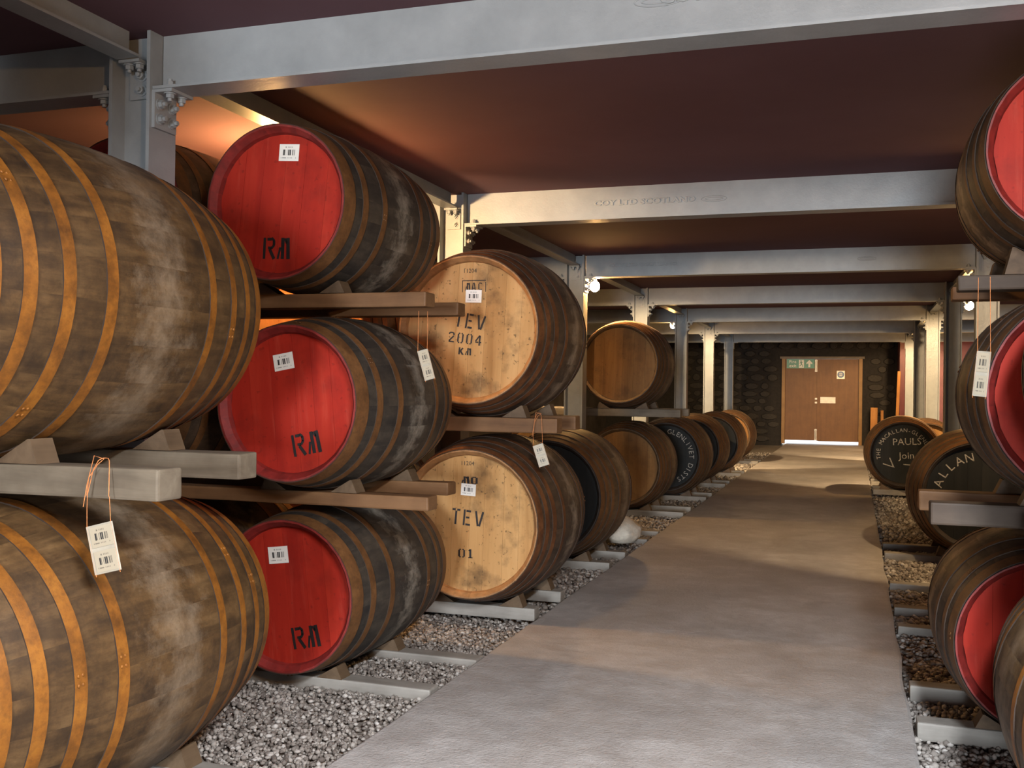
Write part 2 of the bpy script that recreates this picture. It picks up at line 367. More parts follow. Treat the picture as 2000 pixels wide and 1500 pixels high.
# path with slightly ragged edges
mb = MB(); ny = 220; ys = [YR - 1 + (YF + .4 - YR + 1)*i/ny for i in range(ny+1)]
vv = []
for y in ys:
    e0 = .010*noise.noise(Vector((y*1.7, 3.1, 0))) + .006*noise.noise(Vector((y*7.1, 1.1, 0)))
    e1 = .012*noise.noise(Vector((y*1.9, 9.1, 0))) + .008*noise.noise(Vector((y*8.3, 5.1, 0)))
    vv += [(PL+e0, y, -.12), (PL+e0, y, -.006), (PL+e0+.012, y, 0), (PR+e1-.012, y, 0), (PR+e1, y, -.006), (PR+e1, y, -.12)]
mb.add(vv, [(i*6+k, i*6+k+1, i*6+6+k+1, i*6+6+k) for i in range(ny) for k in range(5)])
struct('floor', mb.mesh('floor', 'concrete'), 'worn grey concrete path running down the aisle')
mb = MB().box(XLW, PL+.03, YR-1, YF+.3, -.2, -.062); struct('floor_bed', mb.mesh('floor_bed', 'soil'), 'gravel bed under the casks left of the path')
mb = MB().box(PR-.03, XRW, YR-1, YF+.3, -.2, -.062); struct('floor_bed', mb.mesh('floor_bed', 'soil'), 'gravel bed under the casks right of the path')
mb = MB().box(-12, 10, YF+.3, YF+40, -.3, -.03); struct('floor_yard', mb.mesh('floor_yard', 'outside'), 'bright yard outside the far door')
mb = MB().box(-12, 10, YR-30, YR-1, -.3, -.03); struct('floor_yard', mb.mesh('floor_yard', 'outside'), 'bright yard outside the rear doorway')
mb = MB().box(XLW, XRW, YR-.3, YF+.3, ZT, ZT+.2); struct('ceiling', mb.mesh('ceiling', 'ceiling'), 'dark maroon painted ceiling between the steel beams')
mb = MB().box(XLW-.3, XLW, YR-.3, YF+.3, -.2, ZT+.2); struct('wall_left', mb.mesh('wall_left', 'darkwall'), 'dark wall behind the left casks')
mb = MB().box(XRW, XRW+.3, YR-.3, YF+.3, -.2, ZT+.2); struct('wall_right', mb.mesh('wall_right', 'darkwall'), 'dark wall behind the right casks')
mb = MB().box(XLW, -.3, YR-.3, YR, -.2, ZT).box(1.9, XRW, YR-.3, YR, -.2, ZT).box(-.3, 1.9, YR-.3, YR, 2.4, ZT)
struct('wall_rear', mb.mesh('wall_rear', 'darkwall'), 'rear wall with an open doorway behind the viewer')
mb = MB().box(1.04, XRW, 26.6, YF, -.2, ZT); struct('wall_partition', mb.mesh('wall_partition', 'maroon'), 'maroon painted wall beside the far door')
DX0, DX1, DZ = -1.83, .19, 2.30
mb = MB().box(XLW, DX0, YF, YF+.3, -.2, ZT).box(DX1, 1.05, YF, YF+.3, -.2, ZT).box(DX0, DX1, YF, YF+.3, DZ, ZT)
wf = struct('wall_far', mb.mesh('wall_far', 'mortar'), 'dark rubble stone wall around the far door')
# stones of the far wall
def stone_mesh(seed):
    r = random.Random(seed); n = 8; pts = []
    for i in range(n):
        a = 2*math.pi*(i+.5)/n; k = 1/max(abs(math.cos(a)), abs(math.sin(a)))**.75
        pts.append((.5*k*math.cos(a)*r.uniform(.86, 1), .5*k*math.sin(a)*r.uniform(.86, 1)))
    v = [(x, 0, z) for x, z in pts] + [(x*.8, -1, z*.8) for x, z in pts]
    return MB().add(v, [(i, (i+1) % n, (i+1) % n+n, i+n) for i in range(n)] + [tuple(range(n, 2*n))], 0, False).mesh('stone', 'stone')
stones = [stone_mesh(i) for i in range(6)]
z = .02; r = random.Random(3)
while z < ZT-.1:
    h = r.uniform(.17, .26); h = min(h, ZT-z); x = -4.4 + r.uniform(-.2, .0)
    while x < 1.0:
        w = r.uniform(.24, .5); cx, cz = x+w/2, z+h/2
        if x+w < 1.03 and not (x+w > DX0-.02 and x < DX1+.02 and z < DZ+.02):
            o = link('stone', stones[r.randrange(6)], wf, (cx, YF+.01, cz)); o.scale = (w*.97, r.uniform(.035, .075), h*.95)
        x += w
    z += h

# ------------------------------------------------------------------ gravel
def gravel(name, x0, x1, bands, label, seed):
    rng = np.random.default_rng(seed); bm = bmesh.new(); bmesh.ops.create_icosphere(bm, subdivisions=1, radius=1)
    iv = np.array([v.co[:] for v in bm.verts]); itf = np.array([[v.index for v in f.verts] for f in bm.faces]); bm.free()
    ov = np.array([(1, 0, 0), (-1, 0, 0), (0, 1, 0), (0, -1, 0), (0, 0, 1), (0, 0, -1)], float)
    of = np.array([(0, 2, 4), (2, 1, 4), (1, 3, 4), (3, 0, 4), (2, 0, 5), (1, 2, 5), (3, 1, 5), (0, 3, 5)])
    V, F, off = [], [], 0
    for ya, yb, rad, den, fine in bands:
        bv, bf = (iv, itf) if fine else (ov, of); n = int((x1-x0)*(yb-ya)*den)
        P = np.stack([rng.uniform(x0, x1, n), rng.uniform(ya, yb, n), rng.uniform(-.066, -.040, n)], 1)
        sc = rng.uniform(.6, 1.35, (n, 1, 1))*rad*rng.uniform(.65, 1.3, (n, 1, 3)); sc[:, :, 2] *= .8
        a = rng.uniform(0, 6.28, n); c, s = np.cos(a)[:, None], np.sin(a)[:, None]
        q = bv[None]*sc*rng.uniform(.85, 1.15, (n, len(bv), 1))
        q = np.stack([c*q[..., 0]-s*q[..., 1], s*q[..., 0]+c*q[..., 1], q[..., 2]], 2) + P[:, None, :]
        V.append(q.reshape(-1, 3)); F.append((bf[None]+(np.arange(n)*len(bv))[:, None, None]).reshape(-1, 3)+off); off += n*len(bv)
    V = np.concatenate(V); F = np.concatenate(F); me = bpy.data.meshes.new(name)
    me.vertices.add(len(V)); me.vertices.foreach_set('co', V.ravel().astype(np.float32))
    me.loops.add(F.size); me.loops.foreach_set('vertex_index', F.ravel().astype(np.int32))
    me.polygons.add(len(F)); me.polygons.foreach_set('loop_start', np.arange(0, F.size, 3, dtype=np.int32)); me.polygons.foreach_set('loop_total', np.full(len(F), 3, np.int32))
    me.update(calc_edges=True); me.polygons.foreach_set('use_smooth', np.ones(len(F), bool)); me.materials.append(M['pebble'])
    tag(link(name, me), label, 'gravel', None, 'stuff')
gravel('gravel', -2.64, PL-.012, [(1.9, 5.6, .0100, 5200, True), (5.6, 9, .015, 2300, True), (9, 15, .02, 1100, False), (15, 24, .03, 350, False)], 'loose grey gravel between the casks left of the path', 1)
gravel('gravel', PR+.012, 1.0, [(2.2, 6.5, .0125, 3600, True), (6.5, 10, .017, 1800, True), (10, 20, .024, 700, False)], 'loose grey gravel between the casks right of the path', 2)

# ------------------------------------------------------------------ steel frame
CW = .20                        # column width, H section
XCL, XCR = -2.815, 1.17
def h_shaft(z1):
    t, w = .016, CW/2; mb = MB()
    mb.box(-w, -w+t, -.085, .085, -.1, z1).box(w-t, w, -.085, .085, -.1, z1).box(-w+t, w-t, -.006, .006, -.1, z1)
    return mb
def bolt_mesh():
    mb = MB().cyl((0, 0, 0), (0, -.004, 0), .024, n=16).cyl((0, -.004, 0), (0, -.020, 0), .0175, n=6, smooth=False).cyl((0, -.020, 0), (0, -.032, 0), .0095, n=8)
    return mb.mesh('bolt', 'steel')
BOLT = bolt_mesh()
SHAFT = h_shaft(ZT).mesh('shaft', 'steel')
FOOT = MB().box(-.16, .16, -.15, .15, -.1, -.03).mesh('base_plate', 'steel')
# seat cleats: an angle under each cross beam, bolted to the flange
CLEAT_X = MB().box(0, .014, -.07, .07, ZB-.155, ZB-.001).box(.014, .095, -.07, .07, ZB-.0135, ZB-.001).mesh('cleat', 'steel')
CLEAT_Y = MB().box(-.05, .05, -.013, 0, ZB-.02, ZB+.125).box(-.05, .05, -.085, -.013, ZB+.113, ZB+.125).mesh('cleat', 'steel')
def column(x, y, label, detail=True):
    o = empty('steel_column', (x, y, -.062)); dz = .062
    link('shaft', SHAFT, o, (0, 0, dz)); link('base_plate', FOOT, o, (0, 0, dz))
    for sx in (1, -1):
        c = link('cleat', CLEAT_X, o, (sx*CW/2, 0, dz), (0, 0, 0 if sx > 0 else math.pi))
        if detail:
            for by in (-.038, .038):
                for bz in (ZB-.055, ZB-.115):
                    link('bolt', BOLT, c, (.014, by, bz), (0, 0, math.radians(90)))
                link('bolt', BOLT, c, (.062, by, ZB-.0135), (math.radians(90), 0, 0))
                link('bolt', BOLT, c, (.062, by, ZB+.013), (math.radians(-90), 0, 0))
    for sy in (1, -1):
        c = link('cleat', CLEAT_Y, o, (0, -.006*sy, dz), (0, 0, 0 if sy > 0 else math.pi))
        if detail:
            for bz in (ZB+.015, ZB+.075): link('bolt', BOLT, c, (.012, -.013, bz), (0, 0, 0))
            for bx in (-.024, .026): link('bolt', BOLT, c, (bx, -.05, ZB+.113), (math.radians(90), 0, 0))
    tag(o, label, 'column', 'steel columns along the aisle'); return o
ORD = ['nearest', 'second', 'third', 'fourth', 'fifth', 'sixth', 'seventh']
for i in range(NB):
    y = Y0+S*i
    column(XCL, y, f'grey steel column left of the aisle, {ORD[i]} from the viewer', i < 6)
    if i >= 2: column(XCR, y, f'grey steel column right of the aisle, {ORD[i-2]} of those in view', i < 6)
def ibeam_x(x0, x1, name):
    d = .012; fw = .072
    mb = MB().box(x0, x1, -fw, fw, ZB, ZB+d).box(x0, x1, -.005, .005, ZB+d, ZT-.0005)
    return mb.mesh(name, 'steel')
def ibeam_y(y0, y1, name):
    d = .011; z0 = ZB+.127; fw = .055
    return MB().box(-fw, fw, y0, y1, z0, z0+d).box(-.005, .005, y0, y1, z0+d, ZT-.0005).mesh(name, 'steel')
BM, BLft, BRgt = ibeam_x(XCL+CW/2+.003, XCR-CW/2-.003, 'cross_beam'), ibeam_x(XLW, XCL-CW/2-.003, 'cross_beam'), ibeam_x(XCR+CW/2+.003, XRW, 'cross_beam')
LB = ibeam_y(.095, S-.095, 'longitudinal_beam')
for i in range(NB):
    y = Y0+S*i
    o = tag(link('cross_beam', BM, None, (0, y, 0)), f'grey steel beam across the aisle ceiling, {ORD[i]} from the viewer', 'beam', 'steel cross beams')
    if i < 3:     # rolled-in maker's marks
        mb = MB(); x = (-.34, -1.40, -2.1)[i]; zc = (2.665, 2.625, 2.63)[i]; ox = (-.66, -.92, .1)[i]
        if i == 0: x = -.30
        v, f = raised_text('COY LTD SCOTLAND', .05, .003)
        mb.add([(x+p[0]*1.45, -.006-p[2], zc-.012+p[1]) for p in v], f)
        for ra, rb in ((.085, .020), (.060, .010)): mb.tube([(ox+ra*math.cos(a), -.006, zc+rb*math.sin(a)) for a in np.linspace(0, 2*math.pi, 37)], .0022, 6)
        link('rolled_mark', mb.mesh('rolled_mark', 'steel'), o)
    tag(link('cross_beam', BLft, None, (0, y, 0)), f'shaded grey steel beam running left over the stacks from the {ORD[i]} left column', 'beam', 'steel cross beams')
    if i >= 2: tag(link('cross_beam', BRgt, None, (0, y, 0)), f'grey steel beam running right over the casks from the {ORD[i-2]} right column in view', 'beam', 'steel cross beams')
    tag(link('longitudinal_beam', LB, None, (XCL, y-S, 0)), f'shallow grey steel beam along the left stacks, ending at the {ORD[i]} left column', 'beam', 'steel longitudinal beams')
    if i >= 2: tag(link('longitudinal_beam', LB, None, (XCR, y-S, 0)), f'shallow grey steel beam along the right stacks, ending at the {ORD[i-2]} right column in view', 'beam', 'steel longitudinal beams')

# ------------------------------------------------------------------ casks
NST = 26
def prof(t, L, R, rh): return rh + (R-rh)*(1-(2*t-1)**2)
_cache = {}
def stave_mesh(L, R, rh, mat, chime):
    key = ('st', L, R, rh, mat, chime)
    if key in _cache: return _cache[key]
    n = 12; aw = 2*math.pi/NST; us = (-.5, -.36, .36, .5); dr = (.0010, 0, 0, .0010); mb = MB(); v = []
    for i in range(n+1):
        t = i/n; rr = prof(t, L, R, rh)
        for u, d in zip(us, dr):
            a = u*aw; v.append(((rr-d)*math.sin(a), -L/2+t*L, (rr-d)*math.cos(a)))
    mb.add(v, [(i*4+k, i*4+k+1, i*4+4+k+1, i*4+4+k) for i in range(n) for k in range(3)], 0, True)
    for end, y0, y1 in ((0, -L/2, -L/2+.066), (n, L/2, L/2-.066)):
        e = []
        for dep, yy in ((.0, y0), (.010, y0-.000*(1 if end else -1)), (.030, y0+(y1-y0)*.45), (.039, y1)):
            for u in us:
                a = u*aw; rr = prof(end/n, L, R, rh)-dep; e.append((rr*math.sin(a), yy, rr*math.cos(a)))
        f = [(i*4+k, i*4+4+k, i*4+4+k+1, i*4+k+1) if not end else (i*4+k, i*4+k+1, i*4+4+k+1, i*4+4+k) for i in range(3) for k in range(3)]
        mb.add(e, f, 1)
    _cache[key] = mb.mesh('stave', mat, chime); return _cache[key]
def hoop_mesh(L, R, rh, t0, t1, mat, th=.0026):
    key = ('hp', L, R, rh, t0, t1, mat)
    if key in _cache: return _cache[key]
    n = 72; v = []
    for t, d in ((t0, -.004), (t0, th), (t1, th), (t1, -.004)):
        rr = prof(t, L, R, rh)+d
        v += [(rr*math.sin(2*math.pi*k/n), -L/2+t*L, rr*math.cos(2*math.pi*k/n)) for k in range(n)]
    mb = MB()
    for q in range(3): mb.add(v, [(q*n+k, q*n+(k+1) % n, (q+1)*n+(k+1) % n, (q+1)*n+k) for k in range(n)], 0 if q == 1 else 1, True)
    rr = prof((t0+t1)/2, L, R, rh)+th   # rivets of the lap joint
    for a in (.02, .075):
        for tt in (.3, .7):
            yy = -L/2+(t0+(t1-t0)*tt)*L; p = Vector((rr*math.sin(a), yy, rr*math.cos(a))); mb.cyl(p, p*1.0+Vector((math.sin(a), 0, math.cos(a)))*.003, .006, .004, 6)
    # split normals: keep the strip edges crisp
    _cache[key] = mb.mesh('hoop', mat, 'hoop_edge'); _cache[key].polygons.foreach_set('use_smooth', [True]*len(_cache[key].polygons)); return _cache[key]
HOOPS = {
 'butt': [(.0, .042), (.088, .120), (.180, .212), (.295, .327)],
 'hog': [(.0, .075), (.13, .17), (.285, .325)],
 'punch': [(.0, .05), (.075, .115), (.155, .20), (.29, .325)],
}
STYLE = {  # staves, hoops, chime, head, hoop pattern
 'big': ('stave_big', 'hoop_rust', 'chime_wood', 'head_brown', 'butt'),
 'rm': ('stave_rm', 'hoop_brown', 'chime_red', 'head_red', 'hog'),
 'rm2': ('stave_tev', 'hoop_brown', 'chime_red', 'head_red', 'hog'),
 'tev': ('stave_tev', 'hoop_red', 'chime_tan', 'head_oak', 'punch'),
 'far': ('stave_far', 'hoop_brown', 'chime_wood', 'head_brown', 'punch'),
 'farb': ('stave_far', 'hoop_brown', 'chime_dark', 'head_black', 'punch'),
}
RAILS, CHOCKS = [], []
def cask(style, X, Z, Yh, yaw, L, R, rh, label, nb=7, tilt=0.0, seed=0, marks=None, sticker=None, group='casks stacked on timber rails'):
    sm, hm, cm, hdm, pat = STYLE[style]; r = random.Random(seed+11)
    root = empty('wooden_cask', (X - math.sin(yaw)*L/2, Yh+L/2*math.cos(yaw), Z-R), yaw); ctr = (0, 0, R)
    sme = stave_mesh(L, R, rh, sm, cm); a0 = r.uniform(0, 6.28)
    for k in range(NST): link('stave', sme, root, ctr, (0, a0+2*math.pi*k/NST, 0))
    for t0, t1 in HOOPS[pat]:
        link('hoop', hoop_mesh(L, R, rh, t0, t1, hm), root, ctr, (0, r.uniform(0, 6.28), 0))
        link('hoop', hoop_mesh(L, R, rh, 1-t1, 1-t0, hm), root, ctr, (0, r.uniform(0, 6.28), 0))
    ri = rh-.036; yh = -L/2+.052; edges = [-ri]; ws = [r.uniform(.8, 1.2) for _ in range(nb)]; s_ = sum(ws)
    for w in ws: edges.append(edges[-1]+2*ri*w/s_)
    for i in range(nb):
        xa, xb = edges[i]+.0004, edges[i+1]-.0004; xs = [xa+(xb-xa)*k/6 for k in range(7)]
        hz = [math.sqrt(max(ri*ri-x*x, 0)) for x in xs]
        poly = [(x, -h) for x, h in zip(xs, hz)] + [(x, h) for x, h in reversed(list(zip(xs, hz)))]
        if hz[0] < 1e-6: poly = poly[1:] if True else poly
        if hz[-1] < 1e-6: poly = [p for j, p in enumerate(poly) if not (j and p == poly[j-1])]
        b = link('head_board', MB().prism(poly, yh+r.uniform(0, .0005), yh+.022).mesh('head_board', hdm), root, ctr, (0, tilt, 0))
    rk = [(ri*math.cos(2*math.pi*k/40), ri*math.sin(2*math.pi*k/40)) for k in range(40)]
    link('rear_head', MB().prism(rk, L/2-.066, L/2-.044).mesh('rear_head', hdm), root, ctr)
    if marks:
        for nm, fn, mt in marks:
            mb = MB(); fn(mb, yh-.0012); link(nm, mb.mesh(nm, mt), root, ctr)
    if sticker:
        sx, sz, w, h, ang = sticker
        link('barcode_label', MB().box(-w/2, w/2, -.0006, .0006, -h/2, h/2).mesh('barcode_label', 'barcode'), root, (sx, yh-.0014, R+sz), (0, ang, 0))
    tag(root, label, 'barrel', group); return root
def rails(desc, X, Z, Yh, L, R, rh, x_end, x_in, th, mat, fr=(.24, .78), dx=(0, 0), wd=.105, floor=False, chk=(1, 1), mat2=None, gap=0.0, seedk=0, chock_mat='chock'):
    """two timbers across under a cask, with wedges that hold it"""
    side = 1 if x_end > x_in else -1
    for k, t in enumerate(fr):
        y = Yh+L*t; rq = max(prof(t+e*wd/2/L, L, R, rh) for e in (-1, 0, 1))+.0035; zt = Z-rq-.001-gap
        xe = x_end+dx[k]; x0, x1 = min(xe, x_in), max(xe, x_in)
        nm = 'nearer' if k == 0 else 'farther'
        me = rbox(x0, x1, -wd/2, wd/2, -th, 0, .008, mat if k == 0 else (mat2 or mat), 'timber_rail', 2, .004, 8, y*3+Z)
        o = link('timber_rail', me, None, (0, y, zt))
        tag(o, f'{nm} {"floor timber" if floor else "timber rail"} under {desc}', 'timber', 'floor timbers under the casks' if floor else 'timber rails between stacked casks')
        for sgn, on in ((side, chk[0]), (-side, chk[1])):
            if not on: continue
            s = .9*rq/.48+.1; d = .085; zc = gap
            ph = math.radians(31); cx, cz = rq*math.sin(ph), rq*(1-math.cos(ph)) + gap; tn = math.tan(ph); h = .068*s+gap
            xa = cx-cz/tn+.003; xb = xa+h/tn; q = [(xa, 0), (xb+.035, 0), (xb+.008, h), (xb, h)]
            if sgn < 0: q = [(-a, b) for a, b in reversed(q)]
            c = link('wedge_chock', MB().prism(q, -d/2, d/2).mesh('wedge_chock', chock_mat), None, (X, y+rnd.uniform(-.012, .012), zt+.0005))
            tag(c, f'wedge on {nm} rail, {"aisle" if sgn == side else "wall"} side of {desc}', 'wedge', 'wooden wedges holding the casks')

def stencil(s, h, x, z, ang=0.0, narrow=1.0): return ('stencil_mark', lambda mb, y: add_stencil(mb, s, h, x, z, y, ang, .86, narrow), 'ink')
def letters(s, h, x, z, ang=0.0, mat='ink'): return ('stencil_mark', lambda mb, y: add_text(mb, s, h*1.4, x, z-h/2, y, ang), mat)

# big brown butts at the left edge
D = 'the upper big brown cask at the left edge'
cask('big', -2.44, 1.574, 1.95, 0, 1.24, .499, .415, 'big rusty-hooped brown cask at the left edge, upper one', seed=1)
rails(D, -2.44, 1.574, 1.95, 1.24, .499, .415, -1.745, -4.2, .085, 'rail_grey', (.30, .765), (0, -.13), chk=(1, 1))
D = 'the lower big brown cask at the left edge'
cask('big', -2.372, .492, 1.95, 0, 1.24, .488, .40, 'big rusty-hooped brown cask at the left edge, lower one on the floor', seed=2)
rails(D, -2.372, .492, 1.95, 1.24, .488, .40, PL-.02, -4.2, .07, 'rail_floor', (.22, .80), floor=True, chk=(1, 0))
# stack of three with red ends
RMx = lambda a, x, z, tilt: [stencil('RM', .095, x, z, a, .92)]
cask('rm', -2.44, 2.122, 3.945, 0, 1.07, .389, .345, 'dark cask with red end, topmost of the left stack of three', nb=6, tilt=.10, seed=3, marks=RMx(-.04, -.018, -.198, 0), sticker=(.041, .227, .10, .075, .07))
rails('the topmost red-ended cask of the left stack', -2.44, 2.122, 3.945, 1.07, .389, .345, -1.80, -3.95, .066, 'rail_brown', (.25, .80), (0, -.08))
cask('rm', -2.32, 1.235, 3.86, 0, 1.07, .403, .339, 'dark cask with red end, middle of the left stack of three', nb=6, tilt=-.10, seed=4, marks=RMx(.20, .075, -.174, 0), sticker=(-.041, .180, .098, .072, -.18))
rails('the middle red-ended cask of the left stack', -2.32, 1.235, 3.86, 1.07, .403, .339, -1.735, -3.95, .062, 'rail_brown', (.24, .80), (0, -.15))
cask('rm', -2.385, .378, 3.97, 0, 1.07, .386, .340, 'dark cask with red end, lowest of the left stack of three', nb=6, tilt=-.12, seed=5, marks=RMx(.20, .088, -.181, 0), sticker=(-.056, .174, .10, .075, -.13))
rails('the lowest red-ended cask of the left stack', -2.385, .378, 3.97, 1.07, .386, .340, PL-.015, -4.2, .07, 'rail_floor', (.16, .70), floor=True)
# unseen stack added behind the viewer to shade the left column and beam
for k, (zz, lab) in enumerate(((.43, 'lowest'), (1.37, 'middle'), (2.28, 'topmost'))):
    cask('big', -2.18, zz, -1.3, 0, 1.15, .42, .36, f'added shade-casting brown cask left of the path behind the viewer, {lab} of three', seed=40+k)
    rails(f'the {lab} added cask behind the viewer', -2.18, zz, -1.3, 1.15, .42, .36, PL-.02, -4.2, .07, 'rail_floor' if k == 0 else 'rail_brown', (.24, .76), floor=k == 0, chk=(1, 1))
# second row behind that stack
cask('rm2', -3.28, 2.122, 3.945, 0, 1.07, .389, .345, 'shadowed cask high behind the nearest left column', nb=6, seed=6)
cask('rm2', -3.20, 1.235, 3.86, 0, 1.07, .403, .339, 'shadowed cask in the dark behind the middle red-ended cask', nb=6, seed=7)
cask('rm2', -3.20, .378, 3.97, 0, 1.07, .386, .340, 'shadowed floor cask behind the lowest red-ended cask', nb=6, seed=8)
# light oak ends
def mac(mb, y):
    add_stencil(mb, 'MAC', .045, .022, .245, y, 0, .95, .9)
    for a, b, c, d in ((-.05, .278, .09, .282), (-.052, .215, -.048, .282), (.088, .215, .092, .27)): mb.add([(a, y, b), (c, y, b), (c, y, d), (a, y, d)], [(0, 1, 2, 3)])
cask('tev', -2.06, 1.64, 5.345, 0, 1.03, .503, .419, 'cask with pale oak end stencilled with 2004, upper of two', nb=8, tilt=.05, seed=9,
     marks=[stencil('TEV', .085, 0, .05, -.17, .9), stencil('2004', .06, -.028, -.048, -.12, 1.05), stencil('KM', .04, -.03, -.12, -.1, 1.2), letters('11204', .024, -.006, .336), ('stencil_mark', mac, 'ink')],
     sticker=(.018, .191, .096, .072, .03))
rails('the upper pale oak ended cask', -2.06, 1.64, 5.345, 1.03, .503, .419, -1.585, -3.9, .085, 'rail_brown', (.24, .78), (0, -.04), mat2='rail_brown')
cask('tev', -2.08, .540, 5.43, 0, 1.03, .498, .424, 'cask with pale oak end, lower of two, resting on the floor', nb=8, tilt=.02, seed=10,
     marks=[stencil('TEV', .09, -.012, .03, -.08, .9), letters('11204', .024, -.019, .343), stencil('MO', .045, .0, .244, 0, 1.5), stencil('01', .05, -.012, -.174, 0, 1.4)],
     sticker=(-.011, .191, .09, .068, .05))
rails('the lower pale oak ended cask', -2.08, .540, 5.43, 1.03, .498, .424, PL-.015, -4.2, .07, 'rail_floor', (.22, .76), floor=True)
cask('tev', -3.12, 1.64, 5.345, 0, 1.03, .503, .419, 'lamplit oak-ended cask behind the topmost red-ended cask', nb=8, seed=11)
cask('tev', -3.13, .540, 5.43, 0, 1.03, .498, .424, 'lamplit oak-ended floor cask behind the lowest red-ended cask', nb=8, seed=12)
# floor row further down the left
cask('farb', -2.17, .514, 7.30, 0, 1.05, .503, .42, 'brown floor cask with black end, just behind the pale oak ones', seed=13)
rails('the black-ended floor cask behind the pale oak ones', -2.17, .514, 7.30, 1.05, .503, .42, PL-.015, -4.2, .07, 'rail_floor', (.24, .76), floor=True)
for yy, nm in ((9.0, 'nearer'), (9.55, 'farther')):
    o = link('timber_rail', rbox(-4.2, PL-.015, -.052, .052, -.07, 0, .008, 'rail_floor', 'timber_rail', 2, .004, 8, yy), None, (0, yy, .005))
    tag(o, f'bare floor timber beside the white sack, {nm} of its pair', 'timber', 'floor timbers under the casks')
cask('far', -2.40, 1.606, 10.75, 0, 1.05, .492, .425, 'cask with plain brown oak end on rails under the glowing bulb', nb=7, tilt=.03, seed=14)
rails('the plain oak-ended cask below the bulb', -2.40, 1.606, 10.75, 1.05, .492, .425, -1.765, -3.9, .085, 'rail_grey', (.24, .78))
cask('far', -2.36, .50, 10.78, 0, 1.05, .486, .415, 'brown floor cask directly below the plain oak-ended one', seed=15)
rails('the floor cask below the plain oak-ended one', -2.36, .50, 10.78, 1.05, .486, .415, PL-.015, -4.2, .07, 'rail_floor', (.24, .76), floor=True)
cask('tev', -3.36, .50, 10.78, 0, 1.05, .486, .415, 'oak-ended floor cask in the second row past the third column', seed=16)
cask('farb', -2.20, .51, 12.56, 0, 1.05, .50, .42, 'floor cask with black end and white lettering in an arc', seed=17,
     marks=[('painted_lettering', lambda mb, y: arc_text(mb, 'GLENLIVET DISTS', .085, .285, .12, .178, y), 'chalk')])
rails('the floor cask with white arc lettering', -2.20, .51, 12.56, 1.05, .50, .42, PL-.015, -4.2, .07, 'rail_floor', (.24, .76), floor=True, chk=(1, 0))
cask('farb', -2.21, .51, 14.53, 0, 1.05, .50, .42, 'black-ended floor cask just past the white-lettered one', seed=18)
cask('farb', -2.17, .51, 16.60, 0, 1.05, .50, .42, 'black-ended floor cask, second past the white-lettered one', seed=19)
cask('far', -2.28, .50, 19.75, 0, 1.05, .49, .42, 'farthest floor cask on the left with brown end', seed=20)
for d, x, z, yh, rr in (('the floor cask just past the lettered one', -2.21, .51, 14.53, .50), ('the second floor cask past the lettered one', -2.17, .51, 16.60, .50), ('the farthest left floor cask', -2.28, .50, 19.75, .49)):
    rails(d, x, z, yh, 1.05, rr, .42, PL-.015, -4.2, .07, 'rail_floor', (.24, .76), floor=True, chk=(1, 0))
# right side
cask('farb', .61, .545, 14.13, 0, 1.05, .492, .416, 'black-ended cask with white chalk writing, farthest of the right floor row', seed=21,
     marks=[('painted_lettering', lambda mb, y: arc_text(mb, 'THE MACALLAN-GLENLIVET', .07, .285, -1.75, .165, y), 'chalk'),
            ('chalk_writing', lambda mb, y: add_text(mb, 'PAULS', .125, .04, .12, y, .05), 'chalk'), ('chalk_writing', lambda mb, y: add_text(mb, 'Join', .125, .04, -.06, y, .05), 'chalk'),
            ('chalk_arrow', lambda mb, y: mb.add([(-.25, y, -.125), (-.13, y, -.165), (-.175, y, -.055), (-.163, y, -.05), (-.108, y, -.18), (-.25, y, -.14)], [(0, 5, 4, 1), (1, 4, 3, 2)]), 'chalk'),
            ('chalk_line', lambda mb, y: mb.add([(.0, y, -.14), (.16, y, -.15), (.16, y, -.138), (.0, y, -.128)], [(0, 1, 2, 3)]), 'chalk')])
rails('the right floor cask with chalk writing', .61, .545, 14.13, 1.05, .492, .416, PR+.015, 2.4, .07, 'rail_floor', (.24, .76), floor=True)
cask('far', 1.0, .50, 15.75, 0, 1.05, .48, .41, 'brown cask half hidden behind the right cask with chalk writing', seed=22)
rails('the half hidden right floor cask', 1.0, .50, 15.75, 1.05, .48, .41, PR+.015, 2.4, .07, 'rail_floor', (.24, .76), floor=True, chk=(1, 0))
cask('farb', .93, .521, 8.70, 0, 1.05, .517, .422, 'large black-ended floor cask right of the path with few white letters', seed=23,
     marks=[('painted_lettering', lambda mb, y: arc_text(mb, 'MACALLAN', .095, .275, -2.05, .26, y), 'chalk')])
rails('the large black-ended right floor cask', .93, .521, 8.70, 1.05, .517, .422, PR+.015, 2.4, .07, 'rail_floor', (.24, .76), floor=True)
for yy, nm in ((6.2, 'nearest'), (6.75, 'middle'), (7.6, 'farthest')):
    o = link('timber_rail', rbox(PR+.015, 2.4, -.052, .052, -.07, 0, .008, 'rail_floor', 'timber_rail', 2, .004, 8, yy), None, (0, yy, .005))
    tag(o, f'bare floor timber right of the path before the large black-ended cask, {nm} of three', 'timber', 'floor timbers under the casks')
cask('rm2', .68, .392, 4.12, 0, 1.05, .372, .322, 'red-ended floor cask at the right edge, lowest of its stack', nb=6, seed=24)
rails('the red-ended floor cask at the right edge', .68, .392, 4.12, 1.05, .372, .322, PR+.015, 2.4, .07, 'rail_floor', (.22, .74), floor=True)
cask('rm2', .80, 1.305, 3.93, 0, 1.05, .402, .365, 'dark red-ended cask at the right edge, middle of its stack', nb=6, seed=25)
rails('the middle red-ended cask at the right edge', .80, 1.305, 3.93, 1.05, .402, .365, .265, 2.4, .08, 'rail_dark', (.12, .70), (0, -.005), mat2='rail_brown')
cask('rm2', .79, 2.215, 4.13, 0, 1.05, .385, .342, 'bright red-ended cask at the right edge under the ceiling', nb=6, seed=26)
